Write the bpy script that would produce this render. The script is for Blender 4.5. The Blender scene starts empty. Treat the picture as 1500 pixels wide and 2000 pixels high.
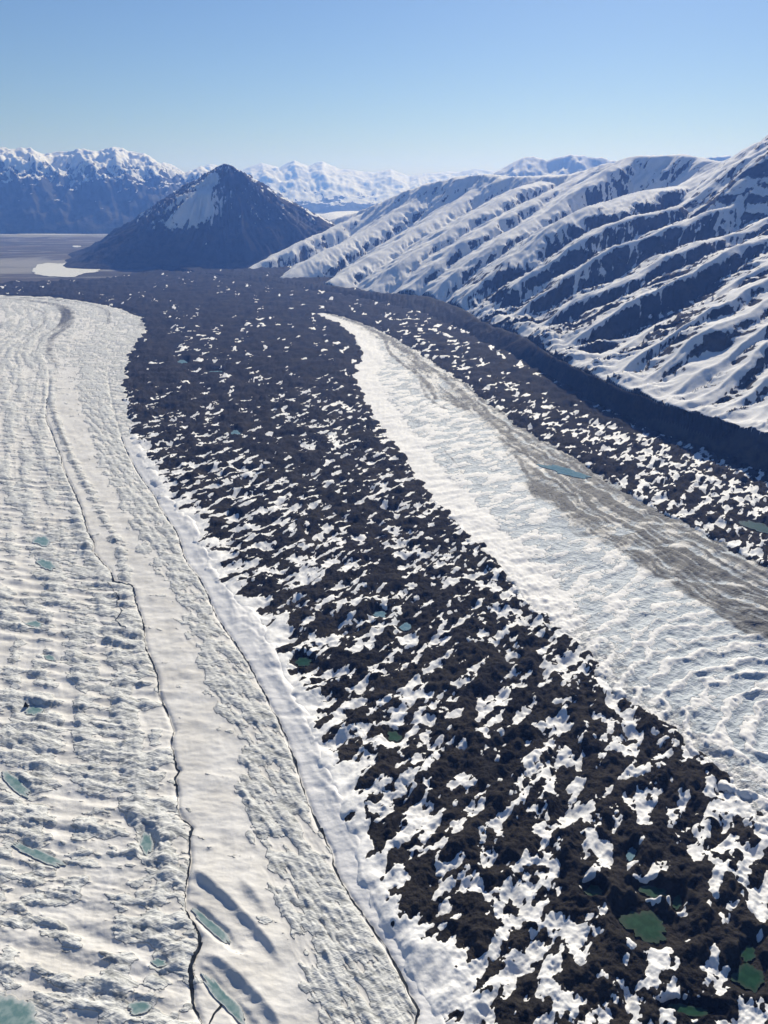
import bpy, math, random
import numpy as np

# ------------------------------------------------------------------ camera, sky, sun, exposure
SC = bpy.context.scene
COL = SC.collection
F_PX, PITCH, CAM_H = 1455.0, math.radians(23.7), 600.0      # focal length (in 1500 px frame widths), tilt, metres above the ice
cam_data = bpy.data.cameras.new('camera')
cam_data.sensor_fit = 'VERTICAL'
cam_data.angle_y = 2 * math.atan(1000.0 / F_PX)
cam_data.clip_start = 1.0
cam_data.clip_end = 120000.0
cam = bpy.data.objects.new('camera', cam_data)
COL.objects.link(cam)
cam.location = (0, 0, CAM_H)
cam.rotation_euler = (math.radians(90) - PITCH, 0, 0)
SC.camera = cam

SUN_EL, SUN_AZ = math.radians(30.5), math.radians(17)         # sun ahead of the camera, a little to the right
world = bpy.data.worlds.new('World')
SC.world = world
world.use_nodes = True
wn, wl = world.node_tree.nodes, world.node_tree.links
wn.clear()
sky = wn.new('ShaderNodeTexSky')
sky.sky_type = 'NISHITA'
sky.sun_disc = False
sky.sun_elevation = SUN_EL
sky.sun_rotation = SUN_AZ
sky.altitude = 1200
sky.air_density = 1.3
sky.dust_density = 0.6
sky.ozone_density = 2.0
bgn = wn.new('ShaderNodeBackground')
bgn.inputs['Strength'].default_value = 0.050
won = wn.new('ShaderNodeOutputWorld')
tint = wn.new('ShaderNodeMix')
tint.data_type = 'RGBA'; tint.blend_type = 'MULTIPLY'
tint.inputs[0].default_value = 1.0
tint.inputs[7].default_value = (0.76, 0.94, 1.27, 1)           # deep, dry mountain air: a bluer sky all round
wl.new(sky.outputs[0], tint.inputs[6])
wl.new(tint.outputs[2], bgn.inputs['Color'])
wl.new(bgn.outputs[0], won.inputs['Surface'])

sun_data = bpy.data.lights.new('sun', 'SUN')
sun_data.energy = 5.0
sun_data.angle = math.radians(0.5)
sun_data.color = (1.0, 0.95, 0.87)
sun = bpy.data.objects.new('sun', sun_data)
COL.objects.link(sun)
sun.rotation_euler = (math.radians(90) - SUN_EL, 0, math.pi - SUN_AZ)

SC.view_settings.view_transform = 'Standard'
SC.view_settings.look = 'None'
SC.view_settings.exposure = 0.24
SC.view_settings.gamma = 1.0
SC.view_settings.use_curve_mapping = False
SC.render.engine = 'CYCLES'
SC.cycles.use_denoising = True
SC.cycles.max_bounces = 5
SC.cycles.diffuse_bounces = 2
SC.cycles.glossy_bounces = 2
SC.cycles.volume_bounces = 0
SC.cycles.sample_clamp_indirect = 6.0

# ------------------------------------------------------------------ survey: photo sight lines to points on the land
CP, SP = math.cos(PITCH), math.sin(PITCH)
def ray(px, py):
    u = (1000.0 - py) / F_PX
    return np.array([(px - 750.0) / F_PX, CP + u * SP, -SP + u * CP])
def G(px, py, z=0.0):
    r = ray(px, py)
    t = (CAM_H - z) / -r[2]
    return r[0] * t, r[1] * t
def at_y(px, py, Y):
    r = ray(px, py)
    t = Y / r[1]
    return np.array([r[0] * t, Y, CAM_H + r[2] * t])
def line(pts, z=0.0):
    return np.array([G(a, b, z) for a, b in pts], dtype=np.float64)

# ------------------------------------------------------------------ noise and field helpers
_rng = np.random.RandomState(7)
_perm = _rng.permutation(256).astype(np.int32)
_perm = np.concatenate([_perm, _perm, _perm])
_ang = _rng.rand(256) * 2 * np.pi
_gx, _gy = np.cos(_ang).astype(np.float32), np.sin(_ang).astype(np.float32)
def pn(x, y, seed=0):
    """gradient noise, about -1..1"""
    x = np.asarray(x, dtype=np.float32) + np.float32(seed * 37.17)
    y = np.asarray(y, dtype=np.float32) + np.float32(seed * 91.73)
    xf, yf = np.floor(x), np.floor(y)
    xi, yi = xf.astype(np.int32) & 255, yf.astype(np.int32) & 255
    fx, fy = (x - xf).astype(np.float32), (y - yf).astype(np.float32)
    u = fx * fx * fx * (fx * (fx * 6 - 15) + 10)
    v = fy * fy * fy * (fy * (fy * 6 - 15) + 10)
    def g(ix, iy, dx, dy):
        k = _perm[_perm[ix] + iy]
        return _gx[k] * dx + _gy[k] * dy
    a = g(xi, yi, fx, fy); b = g(xi + 1, yi, fx - 1, fy)
    c = g(xi, yi + 1, fx, fy - 1); d = g(xi + 1, yi + 1, fx - 1, fy - 1)
    return ((a + u * (b - a)) * (1 - v) + (c + u * (d - c)) * v) * 1.5
def fbm(x, y, o=4, seed=0, gain=0.5, lac=2.03):
    s, a, n = 0.0, 1.0, 0.0
    for i in range(o):
        s = s + a * pn(x, y, seed + i * 3); n += a
        a *= gain; x = x * lac; y = y * lac
    return s / n
def ridged(x, y, o=4, seed=0, gain=0.5):
    s, a, n = 0.0, 1.0, 0.0
    for i in range(o):
        s = s + a * (1 - 2 * np.abs(pn(x, y, seed + i * 5))); n += a
        a *= gain; x = x * 2.07; y = y * 2.07
    return s / n
def sst(a, b, x):
    t = np.clip((x - a) / (b - a), 0, 1)
    return t * t * (3 - 2 * t)
def rot(X, Y, deg):
    c, s = math.cos(math.radians(deg)), math.sin(math.radians(deg))
    return X * c + Y * s, -X * s + Y * c
def smooth_line(P, n=6):
    """Catmull-Rom through the surveyed points"""
    P = np.asarray(P); Q = np.vstack([2 * P[0] - P[1], P, 2 * P[-1] - P[-2]])
    out = []
    for i in range(1, len(Q) - 2):
        for k in range(n):
            t = k / n
            out.append(0.5 * ((2 * Q[i]) + (Q[i + 1] - Q[i - 1]) * t + (2 * Q[i - 1] - 5 * Q[i] + 4 * Q[i + 1] - Q[i + 2]) * t * t
                              + (3 * Q[i] - Q[i - 1] - 3 * Q[i + 1] + Q[i + 2]) * t ** 3))
    out.append(P[-1])
    return np.array(out)
def sdist(X, Y, P):
    """distance to a polyline, signed (+ on the right of its direction), and the length along it"""
    best = np.full(X.shape, 1e12, np.float32); sg = np.zeros(X.shape, np.float32); al = np.zeros(X.shape, np.float32)
    L = 0.0
    X32, Y32 = X.astype(np.float32), Y.astype(np.float32)
    for i in range(len(P) - 1):
        ax, ay = P[i][:2]; bx, by = P[i + 1][:2]
        dx, dy = bx - ax, by - ay
        l2 = dx * dx + dy * dy; l = math.sqrt(l2)
        rx, ry = X32 - np.float32(ax), Y32 - np.float32(ay)
        t = np.clip((rx * np.float32(dx) + ry * np.float32(dy)) / np.float32(l2), 0, 1)
        ex, ey = rx - t * np.float32(dx), ry - t * np.float32(dy)
        d = ex * ex + ey * ey
        m = d < best
        best[m] = d[m]
        sg[m] = np.sign(rx * np.float32(dy) - ry * np.float32(dx))[m]
        al[m] = (L + t * np.float32(l))[m]
        L += l
    return np.sqrt(best) * sg, al

# ------------------------------------------------------------------ object helpers
def tag(o, label=None, cat=None, group=None, kind=None):
    if label: o['label'] = label
    if cat: o['category'] = cat
    if group: o['group'] = group
    if kind: o['kind'] = kind
    return o
def mesh_obj(name, verts, quads, mat, attrs=None, parent=None, smooth=True):
    me = bpy.data.meshes.new(name)
    nv, nf = len(verts), len(quads)
    k = quads.shape[1]
    me.vertices.add(nv)
    me.vertices.foreach_set('co', np.ascontiguousarray(verts, dtype=np.float32).ravel())
    me.loops.add(nf * k)
    me.loops.foreach_set('vertex_index', np.ascontiguousarray(quads, dtype=np.int32).ravel())
    me.polygons.add(nf)
    me.polygons.foreach_set('loop_start', np.arange(0, nf * k, k, dtype=np.int32))
    me.polygons.foreach_set('use_smooth', np.full(nf, smooth, dtype=bool))
    me.update(calc_edges=True)
    for an, av in (attrs or {}).items():
        a = me.attributes.new(an, 'FLOAT', 'POINT')
        a.data.foreach_set('value', np.ascontiguousarray(av, dtype=np.float32))
    me.materials.append(mat)
    o = bpy.data.objects.new(name, me)
    COL.objects.link(o)
    if parent: o.parent = parent
    return o
def grid_obj(name, X, Y, Z, keep, mat, attrs=None, parent=None):
    """a sheet of quads from lattice arrays; keep = which faces"""
    R, Cn = X.shape
    idx = np.arange(R * Cn).reshape(R, Cn)
    q = np.stack([idx[:-1, :-1], idx[:-1, 1:], idx[1:, 1:], idx[1:, :-1]], -1)[keep]
    used = np.unique(q)
    mp = np.zeros(R * Cn, np.int64); mp[used] = np.arange(len(used))
    V = np.stack([X.ravel()[used], Y.ravel()[used], Z.ravel()[used]], -1)
    at = {k: v.ravel()[used] for k, v in (attrs or {}).items()}
    return mesh_obj(name, V, mp[q], mat, at, parent)
def facekeep(m):
    return m[:-1, :-1] | m[1:, :-1] | m[:-1, 1:] | m[1:, 1:]

# ------------------------------------------------------------------ materials
class Mat:
    def __init__(s, name):
        s.m = bpy.data.materials.new(name); s.m.use_nodes = True
        s.n, s.l = s.m.node_tree.nodes, s.m.node_tree.links
        s.n.clear()
        s.out = s.n.new('ShaderNodeOutputMaterial')
        s.b = s.n.new('ShaderNodeBsdfPrincipled')
        s.l.new(s.b.outputs[0], s.out.inputs['Surface'])
        tc = s.n.new('ShaderNodeTexCoord'); s.pos = tc.outputs['Object']
    def put(s, v, sock):
        if isinstance(v, (int, float)): sock.default_value = v
        elif isinstance(v, (tuple, list)): sock.default_value = tuple(v) + ((1,) if len(v) == 3 and len(sock.default_value) == 4 else ())
        else: s.l.new(v, sock)
    def attr(s, name):
        a = s.n.new('ShaderNodeAttribute'); a.attribute_name = name
        return a.outputs['Fac']
    def noise(s, scale, detail=4, rough=0.55, stretch=None, deg=0, dist=0.0):
        v = s.pos
        if stretch:
            mp = s.n.new('ShaderNodeMapping'); mp.inputs['Rotation'].default_value = (0, 0, math.radians(deg))
            mp2 = s.n.new('ShaderNodeMapping'); mp2.inputs['Scale'].default_value = stretch
            s.l.new(v, mp.inputs['Vector']); s.l.new(mp.outputs[0], mp2.inputs['Vector']); v = mp2.outputs[0]
        t = s.n.new('ShaderNodeTexNoise')
        t.inputs['Scale'].default_value = scale; t.inputs['Detail'].default_value = detail
        t.inputs['Roughness'].default_value = rough; t.inputs['Distortion'].default_value = dist
        s.l.new(v, t.inputs['Vector'])
        return t.outputs['Fac']
    def math(s, op, a, b=0.0, c=None):
        t = s.n.new('ShaderNodeMath'); t.operation = op
        s.put(a, t.inputs[0]); s.put(b, t.inputs[1])
        if c is not None: s.put(c, t.inputs[2])
        return t.outputs[0]
    def step(s, v, a, b):
        t = s.n.new('ShaderNodeMapRange'); t.interpolation_type = 'SMOOTHSTEP'
        s.put(v, t.inputs['Value']); s.put(a, t.inputs['From Min']); s.put(b, t.inputs['From Max'])
        return t.outputs['Result']
    def mix(s, f, a, b):
        t = s.n.new('ShaderNodeMix'); t.data_type = 'RGBA'
        s.put(f, t.inputs['Factor']); s.put(a, t.inputs['A'] if False else t.inputs[6]); s.put(b, t.inputs[7])
        return t.outputs[2]
    def bump(s, h, dist=1.0, strength=1.0, normal=None):
        t = s.n.new('ShaderNodeBump'); t.inputs['Strength'].default_value = strength
        s.put(dist, t.inputs['Distance']); s.l.new(h, t.inputs['Height'])
        if normal: s.l.new(normal, t.inputs['Normal'])
        return t.outputs[0]
    def done(s, color, rough=0.8, normal=None, spec=0.3):
        s.put(color, s.b.inputs['Base Color']); s.put(rough, s.b.inputs['Roughness'])
        s.b.inputs['Specular IOR Level'].default_value = spec
        if normal: s.l.new(normal, s.b.inputs['Normal'])
        return s.m

SNOW = (0.78, 0.765, 0.75)
DUSTY = (0.61, 0.585, 0.545)

def glacier_material(name, dark, light, deep, mid=0.5):
    m = Mat(name)
    ice, dirt = m.attr('ice'), m.attr('dirt')
    fine = m.noise(0.09, 6, 0.65)
    hatch = m.noise(0.30, 5, 0.65, (1.0, 0.16, 1.0), 62, 0.4)
    hatch2 = m.noise(0.16, 5, 0.6, (0.22, 1.0, 1.0), 20, 0.6)
    e = m.math('ADD', ice, m.math('MULTIPLY', m.math('SUBTRACT', fine, 0.5), 0.9))
    e = m.math('ADD', e, m.math('MULTIPLY', m.math('SUBTRACT', hatch, 0.5), 0.5))
    k = m.step(e, 0.38, 0.62)
    icecol = m.mix(m.step(hatch, 0.32, 0.62), dark, light)
    icecol = m.mix(m.step(hatch2, 0.34, 0.50), deep, icecol)
    snowcol = m.mix(m.step(m.noise(0.02, 5, 0.6), 0.3, 0.7), DUSTY, (0.71, 0.69, 0.66))
    snowcol = m.mix(m.attr('clean'), snowcol, SNOW)
    c = m.mix(k, snowcol, icecol)
    dd = m.step(m.math('ADD', dirt, m.math('MULTIPLY', m.math('SUBTRACT', fine, 0.5), 0.7)), 0.25, 0.85)
    c = m.mix(dd, c, (0.088, 0.089, 0.094))
    h = m.math('MULTIPLY', m.math('ADD', m.math('MULTIPLY', hatch, 1.0), m.math('MULTIPLY', hatch2, 1.4)), m.math('ADD', m.math('MULTIPLY', k, 0.85), 0.08))
    h = m.math('ADD', h, m.math('MULTIPLY', fine, 0.5))
    return m.done(c, 0.75, m.bump(h, 1.7), 0.25)
def debris_material(name='rock_debris', k=1.0):
    m = Mat(name)
    sh = lambda c: tuple(v * k for v in c)
    a = m.noise(0.010, 7, 0.68); b = m.noise(0.25, 6, 0.7); g = m.noise(0.05, 6, 0.7)
    c = m.mix(m.step(a, 0.35, 0.68), sh((0.020, 0.0195, 0.020)), sh((0.075, 0.065, 0.055)))
    c = m.mix(m.step(b, 0.35, 0.75), c, sh((0.078, 0.072, 0.066)))
    c = m.mix(m.math('MULTIPLY', m.step(g, 0.52, 0.72), 0.6), c, (0.014, 0.014, 0.015))
    h = m.math('ADD', m.math('MULTIPLY', b, 1.2), m.math('MULTIPLY', g, 2.5))
    return m.done(c, 0.9, m.bump(h, 2.4), 0.02)
def snow_material():
    m = Mat('snow_cover')
    a = m.noise(0.03, 5, 0.6); b = m.noise(0.22, 5, 0.65)
    c = m.mix(m.step(a, 0.35, 0.72), (0.74, 0.73, 0.715), (0.81, 0.80, 0.785))
    c = m.mix(m.math('MULTIPLY', m.step(b, 0.62, 0.80), 0.45), c, (0.42, 0.40, 0.37))
    return m.done(c, 0.7, m.bump(m.math('ADD', a, m.math('MULTIPLY', b, 0.25)), 1.5), 0.25)
def mountain_material(name, rockA, rockB, sc=1.0, snow=SNOW):
    m = Mat(name)
    s = m.attr('snow')
    n1 = m.noise(0.03 * sc, 7, 0.66); n2 = m.noise(0.006 * sc, 5, 0.6)
    e = m.math('ADD', s, m.math('MULTIPLY', m.math('SUBTRACT', n1, 0.5), 0.9))
    k = m.step(e, 0.45, 0.55)
    r = m.mix(m.step(n2, 0.35, 0.65), rockA, rockB)
    r = m.mix(m.step(n1, 0.4, 0.7), r, tuple(0.55 * v for v in rockA))
    c = m.mix(k, r, snow)
    h = m.math('MULTIPLY', n1, m.math('SUBTRACT', 1.15, k))
    return m.done(c, 0.85, m.bump(h, 9.0 / sc, 0.9), 0.03)
def water_material(name, deep, shallow, rough=0.12, spec=0.22, rimcol=None):
    m = Mat(name)
    a = m.noise(0.12, 4, 0.6)
    c = m.mix(m.step(a, 0.4, 0.65), deep, shallow)
    c = m.mix(m.step(m.math('ADD', m.attr('rim'), m.math('MULTIPLY', m.math('SUBTRACT', m.noise(0.35, 4, 0.6), 0.5), 0.5)), 0.62, 1.02), c, rimcol or shallow)
    return m.done(c, rough, m.bump(m.noise(1.2, 3, 0.5), 0.02), spec)
def plain_material():
    m = Mat('outwash_gravel')
    a = m.noise(0.0012, 7, 0.65, (0.45, 1.6, 1.0), -6); b = m.noise(0.006, 6, 0.7, (0.4, 1.5, 1.0), 4)
    c = m.mix(m.step(a, 0.36, 0.62), (0.055, 0.050, 0.048), (0.125, 0.108, 0.10))
    c = m.mix(m.step(b, 0.45, 0.75), c, (0.085, 0.075, 0.065))
    chan = m.noise(0.0011, 5, 0.6, (0.35, 2.2, 1.0), -4, 0.8)
    c = m.mix(m.math('MULTIPLY', m.step(m.math('ABSOLUTE', m.math('SUBTRACT', chan, 0.5)), 0.022, 0.004), 0.8), c, (0.24, 0.25, 0.255))
    c = m.mix(m.attr('silt'), c, (0.26, 0.25, 0.235))
    c = m.mix(m.attr('snow'), c, SNOW)
    return m.done(c, 0.9, m.bump(m.math('ADD', a, b), 6.0, 0.6), 0.03)

MAT_GLACIER = glacier_material('dusty_glacier_ice', (0.45, 0.455, 0.445), (0.66, 0.66, 0.64), (0.33, 0.335, 0.325))
MAT_TRIB = glacier_material('bluish_glacier_ice', (0.36, 0.41, 0.455), (0.62, 0.65, 0.67), (0.28, 0.325, 0.37))
MAT_DEBRIS = debris_material('rock_debris', 0.62)
MAT_WALL = mountain_material('moraine_rubble', (0.012, 0.012, 0.013), (0.030, 0.026, 0.022), 3.0)
MAT_SNOW = snow_material()
MAT_RANGE = mountain_material('rock_and_snow', (0.036, 0.036, 0.040), (0.070, 0.062, 0.054))
MAT_CONE = mountain_material('dark_shale', (0.030, 0.028, 0.028), (0.060, 0.050, 0.040), 0.6)
MAT_FAR = mountain_material('far_rock_and_snow', (0.035, 0.038, 0.036), (0.070, 0.065, 0.055), 0.25)
MAT_TEAL = water_material('turquoise_meltwater', (0.13, 0.225, 0.225), (0.25, 0.335, 0.325), rimcol=(0.50, 0.53, 0.515))
MAT_GREEN = water_material('green_pond_water', (0.008, 0.038, 0.016), (0.016, 0.060, 0.030), 0.2, rimcol=(0.035, 0.055, 0.035))
MAT_BLUE = water_material('blue_pond_water', (0.10, 0.19, 0.25), (0.17, 0.26, 0.31), 0.5, 0.0)
MAT_STREAM = water_material('shaded_stream_water', (0.012, 0.015, 0.020), (0.03, 0.036, 0.042), 0.25)  # meltwater, its colour darkened to carry the shade inside the cut channels
MAT_LAKE = water_material('silty_lake_ice', (0.62, 0.61, 0.57), (0.70, 0.69, 0.66), 0.6)
MAT_PLAIN = plain_material()

# ------------------------------------------------------------------ surveyed lines (photo positions projected on the land)
EDGE_ICE = smooth_line(line([(850, 2080), (845, 2000), (815, 1930), (785, 1850), (752, 1800), (708, 1720), (685, 1640), (652, 1560), (636, 1520), (605, 1450),
    (578, 1400), (542, 1320), (518, 1250), (478, 1190), (430, 1140), (402, 1090), (375, 1040), (345, 1000), (312, 960), (282, 910), (258, 850), (246, 800),
    (242, 750), (248, 700), (266, 668), (284, 645), (280, 625), (240, 605), (180, 591), (100, 580), (0, 576), (-120, 572)]), 2)
STREAM_EDGE = smooth_line(line([(815, 2050), (812, 2000), (816, 1978), (808, 1955), (762, 1862), (720, 1800), (662, 1712), (652, 1678), (650, 1660), (638, 1640), (600, 1560),
    (562, 1445), (530, 1380), (482, 1290), (432, 1215), (418, 1190), (402, 1152), (385, 1122), (366, 1098), (355, 1070), (345, 1040), (318, 1000), (300, 965), (275, 930), (252, 890), (236, 850), (222, 800), (212, 750), (210, 710), (222, 675), (236, 650), (230, 630), (195, 612), (130, 600), (40, 592), (-60, 588)]), 2)
STREAM_MID = smooth_line(line([(375, 2080), (395, 2010), (378, 1960), (372, 1880), (390, 1830), (362, 1775), (364, 1725), (372, 1680), (368, 1640), (374, 1618), (356, 1597), (346, 1577), (348, 1555), (341, 1520), (350, 1503), (342, 1490), (334, 1440),
    (340, 1425), (318, 1370), (310, 1350), (309, 1328), (302, 1305), (284, 1260), (279, 1215), (264, 1170), (257, 1142), (222, 1132), (214, 1110), (180, 1075), (184, 1062), (170, 1035), (158, 990), (143, 957),
    (122, 912), (119, 893), (110, 870), (100, 840), (89, 815), (92, 775), (95, 740), (90, 710), (80, 690), (92, 660), (120, 640), (132, 618), (118, 600), (60, 588), (-60, 582)]), 2)
ROW_A = line([(372, 2060), (368, 1960), (352, 1850), (340, 1740), (326, 1640), (316, 1560), (308, 1470), (288, 1380), (278, 1290), (258, 1200), (246, 1127), (233, 1067), (200, 1007), (168, 945), (140, 893), (118, 840), (100, 790), (102, 740)])
ROW_B = line([(280, 2000), (275, 1800), (268, 1640), (262, 1560), (250, 1470), (232, 1340), (212, 1250), (190, 1140), (168, 1060)])
EDGE_T = smooth_line(line([(1640, 1740), (1560, 1690), (1500, 1635), (1468, 1585), (1420, 1525), (1368, 1475), (1292, 1420), (1232, 1370), (1170, 1310), (1108, 1250), (1050, 1200),
    (1000, 1140), (942, 1080), (900, 1030), (850, 980), (800, 920), (770, 870), (732, 820), (702, 765), (690, 725), (708, 702), (700, 672), (678, 645), (640, 622), (560, 590)]), 2)
EDGE_WHITE = smooth_line(line([(1700, 1330), (1500, 1245), (1400, 1185), (1300, 1122), (1200, 1062), (1100, 1003), (1042, 950), (1022, 905), (985, 858), (920, 805), (852, 768), (800, 715), (745, 660), (690, 630), (640, 612)]), 2)
EDGE_DEBRIS = smooth_line(line([(1750, 1205), (1500, 1105), (1420, 1062), (1340, 1022), (1260, 982), (1180, 930), (1100, 880), (1010, 828), (940, 775), (880, 728), (810, 685), (740, 645), (680, 622), (620, 606)]), 2)
WALL_FOOT = smooth_line(line([(1800, 1010), (1500, 914), (1400, 884), (1300, 848), (1200, 810), (1100, 755), (1000, 700), (930, 668), (850, 624), (740, 594), (640, 574), (560, 562), (460, 546)]), 2)
WALL_TOP = smooth_line(np.array([G(a, b, z) for a, b, z in [(1800, 925, 85), (1500, 853, 80), (1400, 820, 78), (1300, 790, 76), (1220, 760, 74), (1150, 732, 70), (1080, 697, 66), (1018, 655, 62), (940, 628, 52), (900, 602, 50),
    (830, 577, 46), (740, 572, 34), (650, 558, 24), (560, 545, 14), (440, 530, 5)]]), 2)

# ponds: photo place, half sizes in photo pixels, turn, water level, kind
PONDS = [
 (82, 1056, 18, 9, 8, -1.2, 'teal', 'oval turquoise meltwater pond high on the left glacier'),
 (90, 1102, 20, 9, 28, -1.2, 'teal', 'slanting turquoise pond just below the oval glacier pond'),
 (68, 1218, 17, 6, 5, -1.2, 'teal', 'thin turquoise pond in the middle of the left glacier ripples'),
 (97, 1284, 11, 5, 20, -1.2, 'teal', 'very small teal puddle on the rippled left glacier'),
 (66, 1388, 19, 8, -6, -1.2, 'teal', 'turquoise glacier pond beside the dark ice fin'),
 (30, 1532, 36, 11, 42, -1.2, 'teal', 'slanting turquoise pool by the left frame edge of the glacier'),
 (72, 1668, 58, 9, 24, -1.2, 'teal', 'long narrow turquoise pool along a dark ice ridge'),
 (287, 1646, 13, 20, 0, -1.2, 'teal', 'upright grey blue pond in the snow corridor beside mounds'),
 (28, 1985, 50, 38, 15, -1.6, 'teal', 'largest turquoise pond in the bottom left corner'),
 (310, 1880, 13, 8, 5, -1.2, 'teal', 'small teal pond between ice mounds near the dark stream'),
 (272, 1968, 22, 13, -8, -1.2, 'teal', 'small teal pond at the bottom edge between ice mounds'),
 (412, 1808, 46, 9, 42, -1.4, 'teal', 'narrow grey green pool where the middle stream bends'),
 (438, 1950, 66, 11, 48, -1.4, 'teal', 'narrow grey green pool below the stream bend at the bottom'),
 (1108, 921, 48, 7, 14, -1.0, 'blue', 'long blue pond between dark stripes of the right glacier'),
 (1262, 1808, 50, 27, 18, -3.0, 'green', 'largest dark green pond on the debris at lower right'),
 (1160, 1742, 18, 13, 10, -3.0, 'green', 'small round green pond left of the largest green pond'),
 (1276, 1742, 27, 11, 8, -3.0, 'green', 'small green pond above the largest green pond'),
 (1322, 1762, 9, 16, 10, -3.0, 'green', 'narrow upright green pond right above the largest green pond'),
 (1464, 1908, 30, 25, 10, -3.0, 'green', 'dark green pond at the right frame edge low down'),
 (1462, 1862, 14, 16, 30, -3.0, 'green', 'small green inlet above the pond at the right frame edge'),
 (1345, 1972, 46, 11, 6, -3.0, 'green', 'long olive green pond along the bottom edge at right'),
 (1232, 1668, 9, 14, 20, -2.5, 'blue', 'pale mint meltwater pool between snow patches at lower right'),
 (592, 1292, 15, 9, 0, -3.0, 'green', 'small teal green pond near the left rim of the debris'),
 (770, 1438, 14, 9, 20, -3.0, 'green', 'small olive pond in the middle of the lower debris'),
 (742, 1200, 12, 7, 0, -3.0, 'blue', 'pale blue pool in the middle of the debris'),
 (792, 1224, 11, 7, 0, -3.0, 'blue', 'pale blue pool right of its twin amid the debris'),
 (356, 707, 9, 4, 0, -3.0, 'blue', 'tiny pale blue pond far up the left half of the debris'),
 (422, 727, 14, 3, 0, -3.0, 'blue', 'thin pale blue pond far up the debris, right of the tiny one'),
 (460, 846, 8, 6, 0, -3.0, 'blue', 'small pale blue pond halfway up the left debris'),
 (1482, 1030, 40, 9, 18, -2.0, 'green', 'grey green pond at the right frame edge beyond the grey ice'),
]
def pond_frame(p):
    px, py, rx, ry, turn, lev = p[:6]
    x, y = G(px, py, lev)
    c, s = math.cos(math.radians(turn)), math.sin(math.radians(turn))
    ax = np.array(G(px + rx * c, py + rx * s, lev)) - (x, y)
    by = np.array(G(px - ry * s, py + ry * c, lev)) - (x, y)
    return np.array([x, y]), ax, by
def pond_r(p, X, Y):
    """normalised radius: 1 on the shore"""
    c, a, b = pond_frame(p)
    M = np.linalg.inv(np.array([[a[0], b[0]], [a[1], b[1]]]))
    dx, dy = X - c[0], Y - c[1]
    return np.hypot(M[0, 0] * dx + M[0, 1] * dy, M[1, 0] * dx + M[1, 1] * dy)

# ------------------------------------------------------------------ lattice over the ice: finer where the land is near
RR, CC = 800, 850
rows_py = np.linspace(2075, 503, RR)
Dr = np.array([CAM_H / -((1000 - p) / F_PX * CP - SP) * (CP + (1000 - p) / F_PX * SP) for p in rows_py])
wr = 0.56 + 0.40 * np.clip((1500 - Dr) / 1150, 0, 1) ** 1.5
U = np.linspace(-1, 1, CC)
X = (Dr * wr)[:, None] * U[None, :]
Y = np.repeat(Dr[:, None], CC, 1)
X, Y = X.astype(np.float32), Y.astype(np.float32)
DD = np.gradient(Dr)[:, None] * np.ones_like(X)              # row spacing, metres
def lod(lam): return sst(0.9, 2.2, lam / DD)

wob = 16 * fbm(X / 70, Y / 70, 3, 11)
dL, tL = sdist(X, Y, EDGE_ICE); dL = dL + wob * sst(600, 1500, Y) + 0.5 * wob          # + = debris side
dES, tES = sdist(X, Y, STREAM_EDGE)
dMS, tMS = sdist(X, Y, STREAM_MID)
dA, tA = sdist(X, Y, ROW_A)
dB, tB = sdist(X, Y, ROW_B)
dT, tT = sdist(X, Y, EDGE_T); dT = dT + 1.1 * wob + 9 * fbm(X / 24, Y / 24, 3, 12)
dWh, tWh = sdist(X, Y, EDGE_WHITE); dWh = dWh + 0.5 * wob
dDb, tDb = sdist(X, Y, EDGE_DEBRIS); dDb = dDb + 0.4 * wob
dWf, tWf = sdist(X, Y, WALL_FOOT)
dWt, tWt = sdist(X, Y, WALL_TOP)
far_tip = Y > G(640, 612)[1]                                  # beyond the tongue of the right glacier
roll = 5 * fbm(X / 260, Y / 260, 3, 40)

def carve(Z, depth, kinds):
    for p in PONDS:
        if p[6] not in kinds: continue
        r = pond_r(p, X, Y)
        r = r * (1 + 0.22 * fbm(X / 9, Y / 9, 2, 77))
        w = sst(2.1, 0.95, r)
        Z = Z * (1 - w) + (p[5] - depth) * w
    return Z

# ---- left glacier
xr, yr = rot(X, Y, -13)
mound = 0.60 * fbm(xr / 62, yr / 21, 4, 21, 0.58) + 0.35 * ridged(xr / 120, yr / 26, 3, 20) - 0.1 + 0.30 * fbm(xr / 22, yr / 9, 3, 22) + 0.16 * fbm(dMS / 11, tMS / 240, 3, 19) * (dMS < 0)
mound = mound + 0.42 * pn(dMS / 26, tMS / 260, 23) * (dMS < 0)
mound = mound + 0.5 * np.exp(-(dA / 9) ** 2) * sst(-0.25, 0.3, pn(tA / 17, tA * 0, 24)) + 0.45 * np.exp(-(dB / 8) ** 2) * sst(-0.1, 0.4, pn(tB / 19, tB * 0, 25))
s_mid = np.abs(dES) / (np.abs(dES) + np.abs(dMS) + 1e-3)
between = (dES < 0) & (dMS > 0)
strip = sst(-4, 4, dES + 3 * pn(X / 18, Y / 18, 26)) * sst(1950, 1650, Y)
iceband = sst(0.56, 0.44, s_mid + 0.22 * fbm(X / 45, Y / 45, 4, 27)) * between * sst(3000, 2200, Y)
snowband = between * (1 - 0.75 * sst(1900, 2900, Y)) * sst(0.42, 0.54, s_mid + 0.22 * fbm(X / 45, Y / 45, 4, 27)) * (1 - np.exp(-(dA / 11) ** 2))
xd, yd = rot(X, Y, 35)
diag = fbm(xd / 11, yd / 60, 4, 29, 0.6) * 0.6 + 0.5 * fbm(xr / 50, yr / 24, 3, 30)
thr = -0.06
m0 = mound * (1 - iceband) + (diag + 0.10) * iceband
m0 = m0 - (0.40 + 0.25 * fbm(dMS / 13, tMS / 160, 3, 18)) * snowband - 0.55 * strip
amp = 6.5 * (1 - 0.55 * snowband) * (1 - 0.4 * strip) * (0.45 + 0.55 * lod(45))
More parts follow.
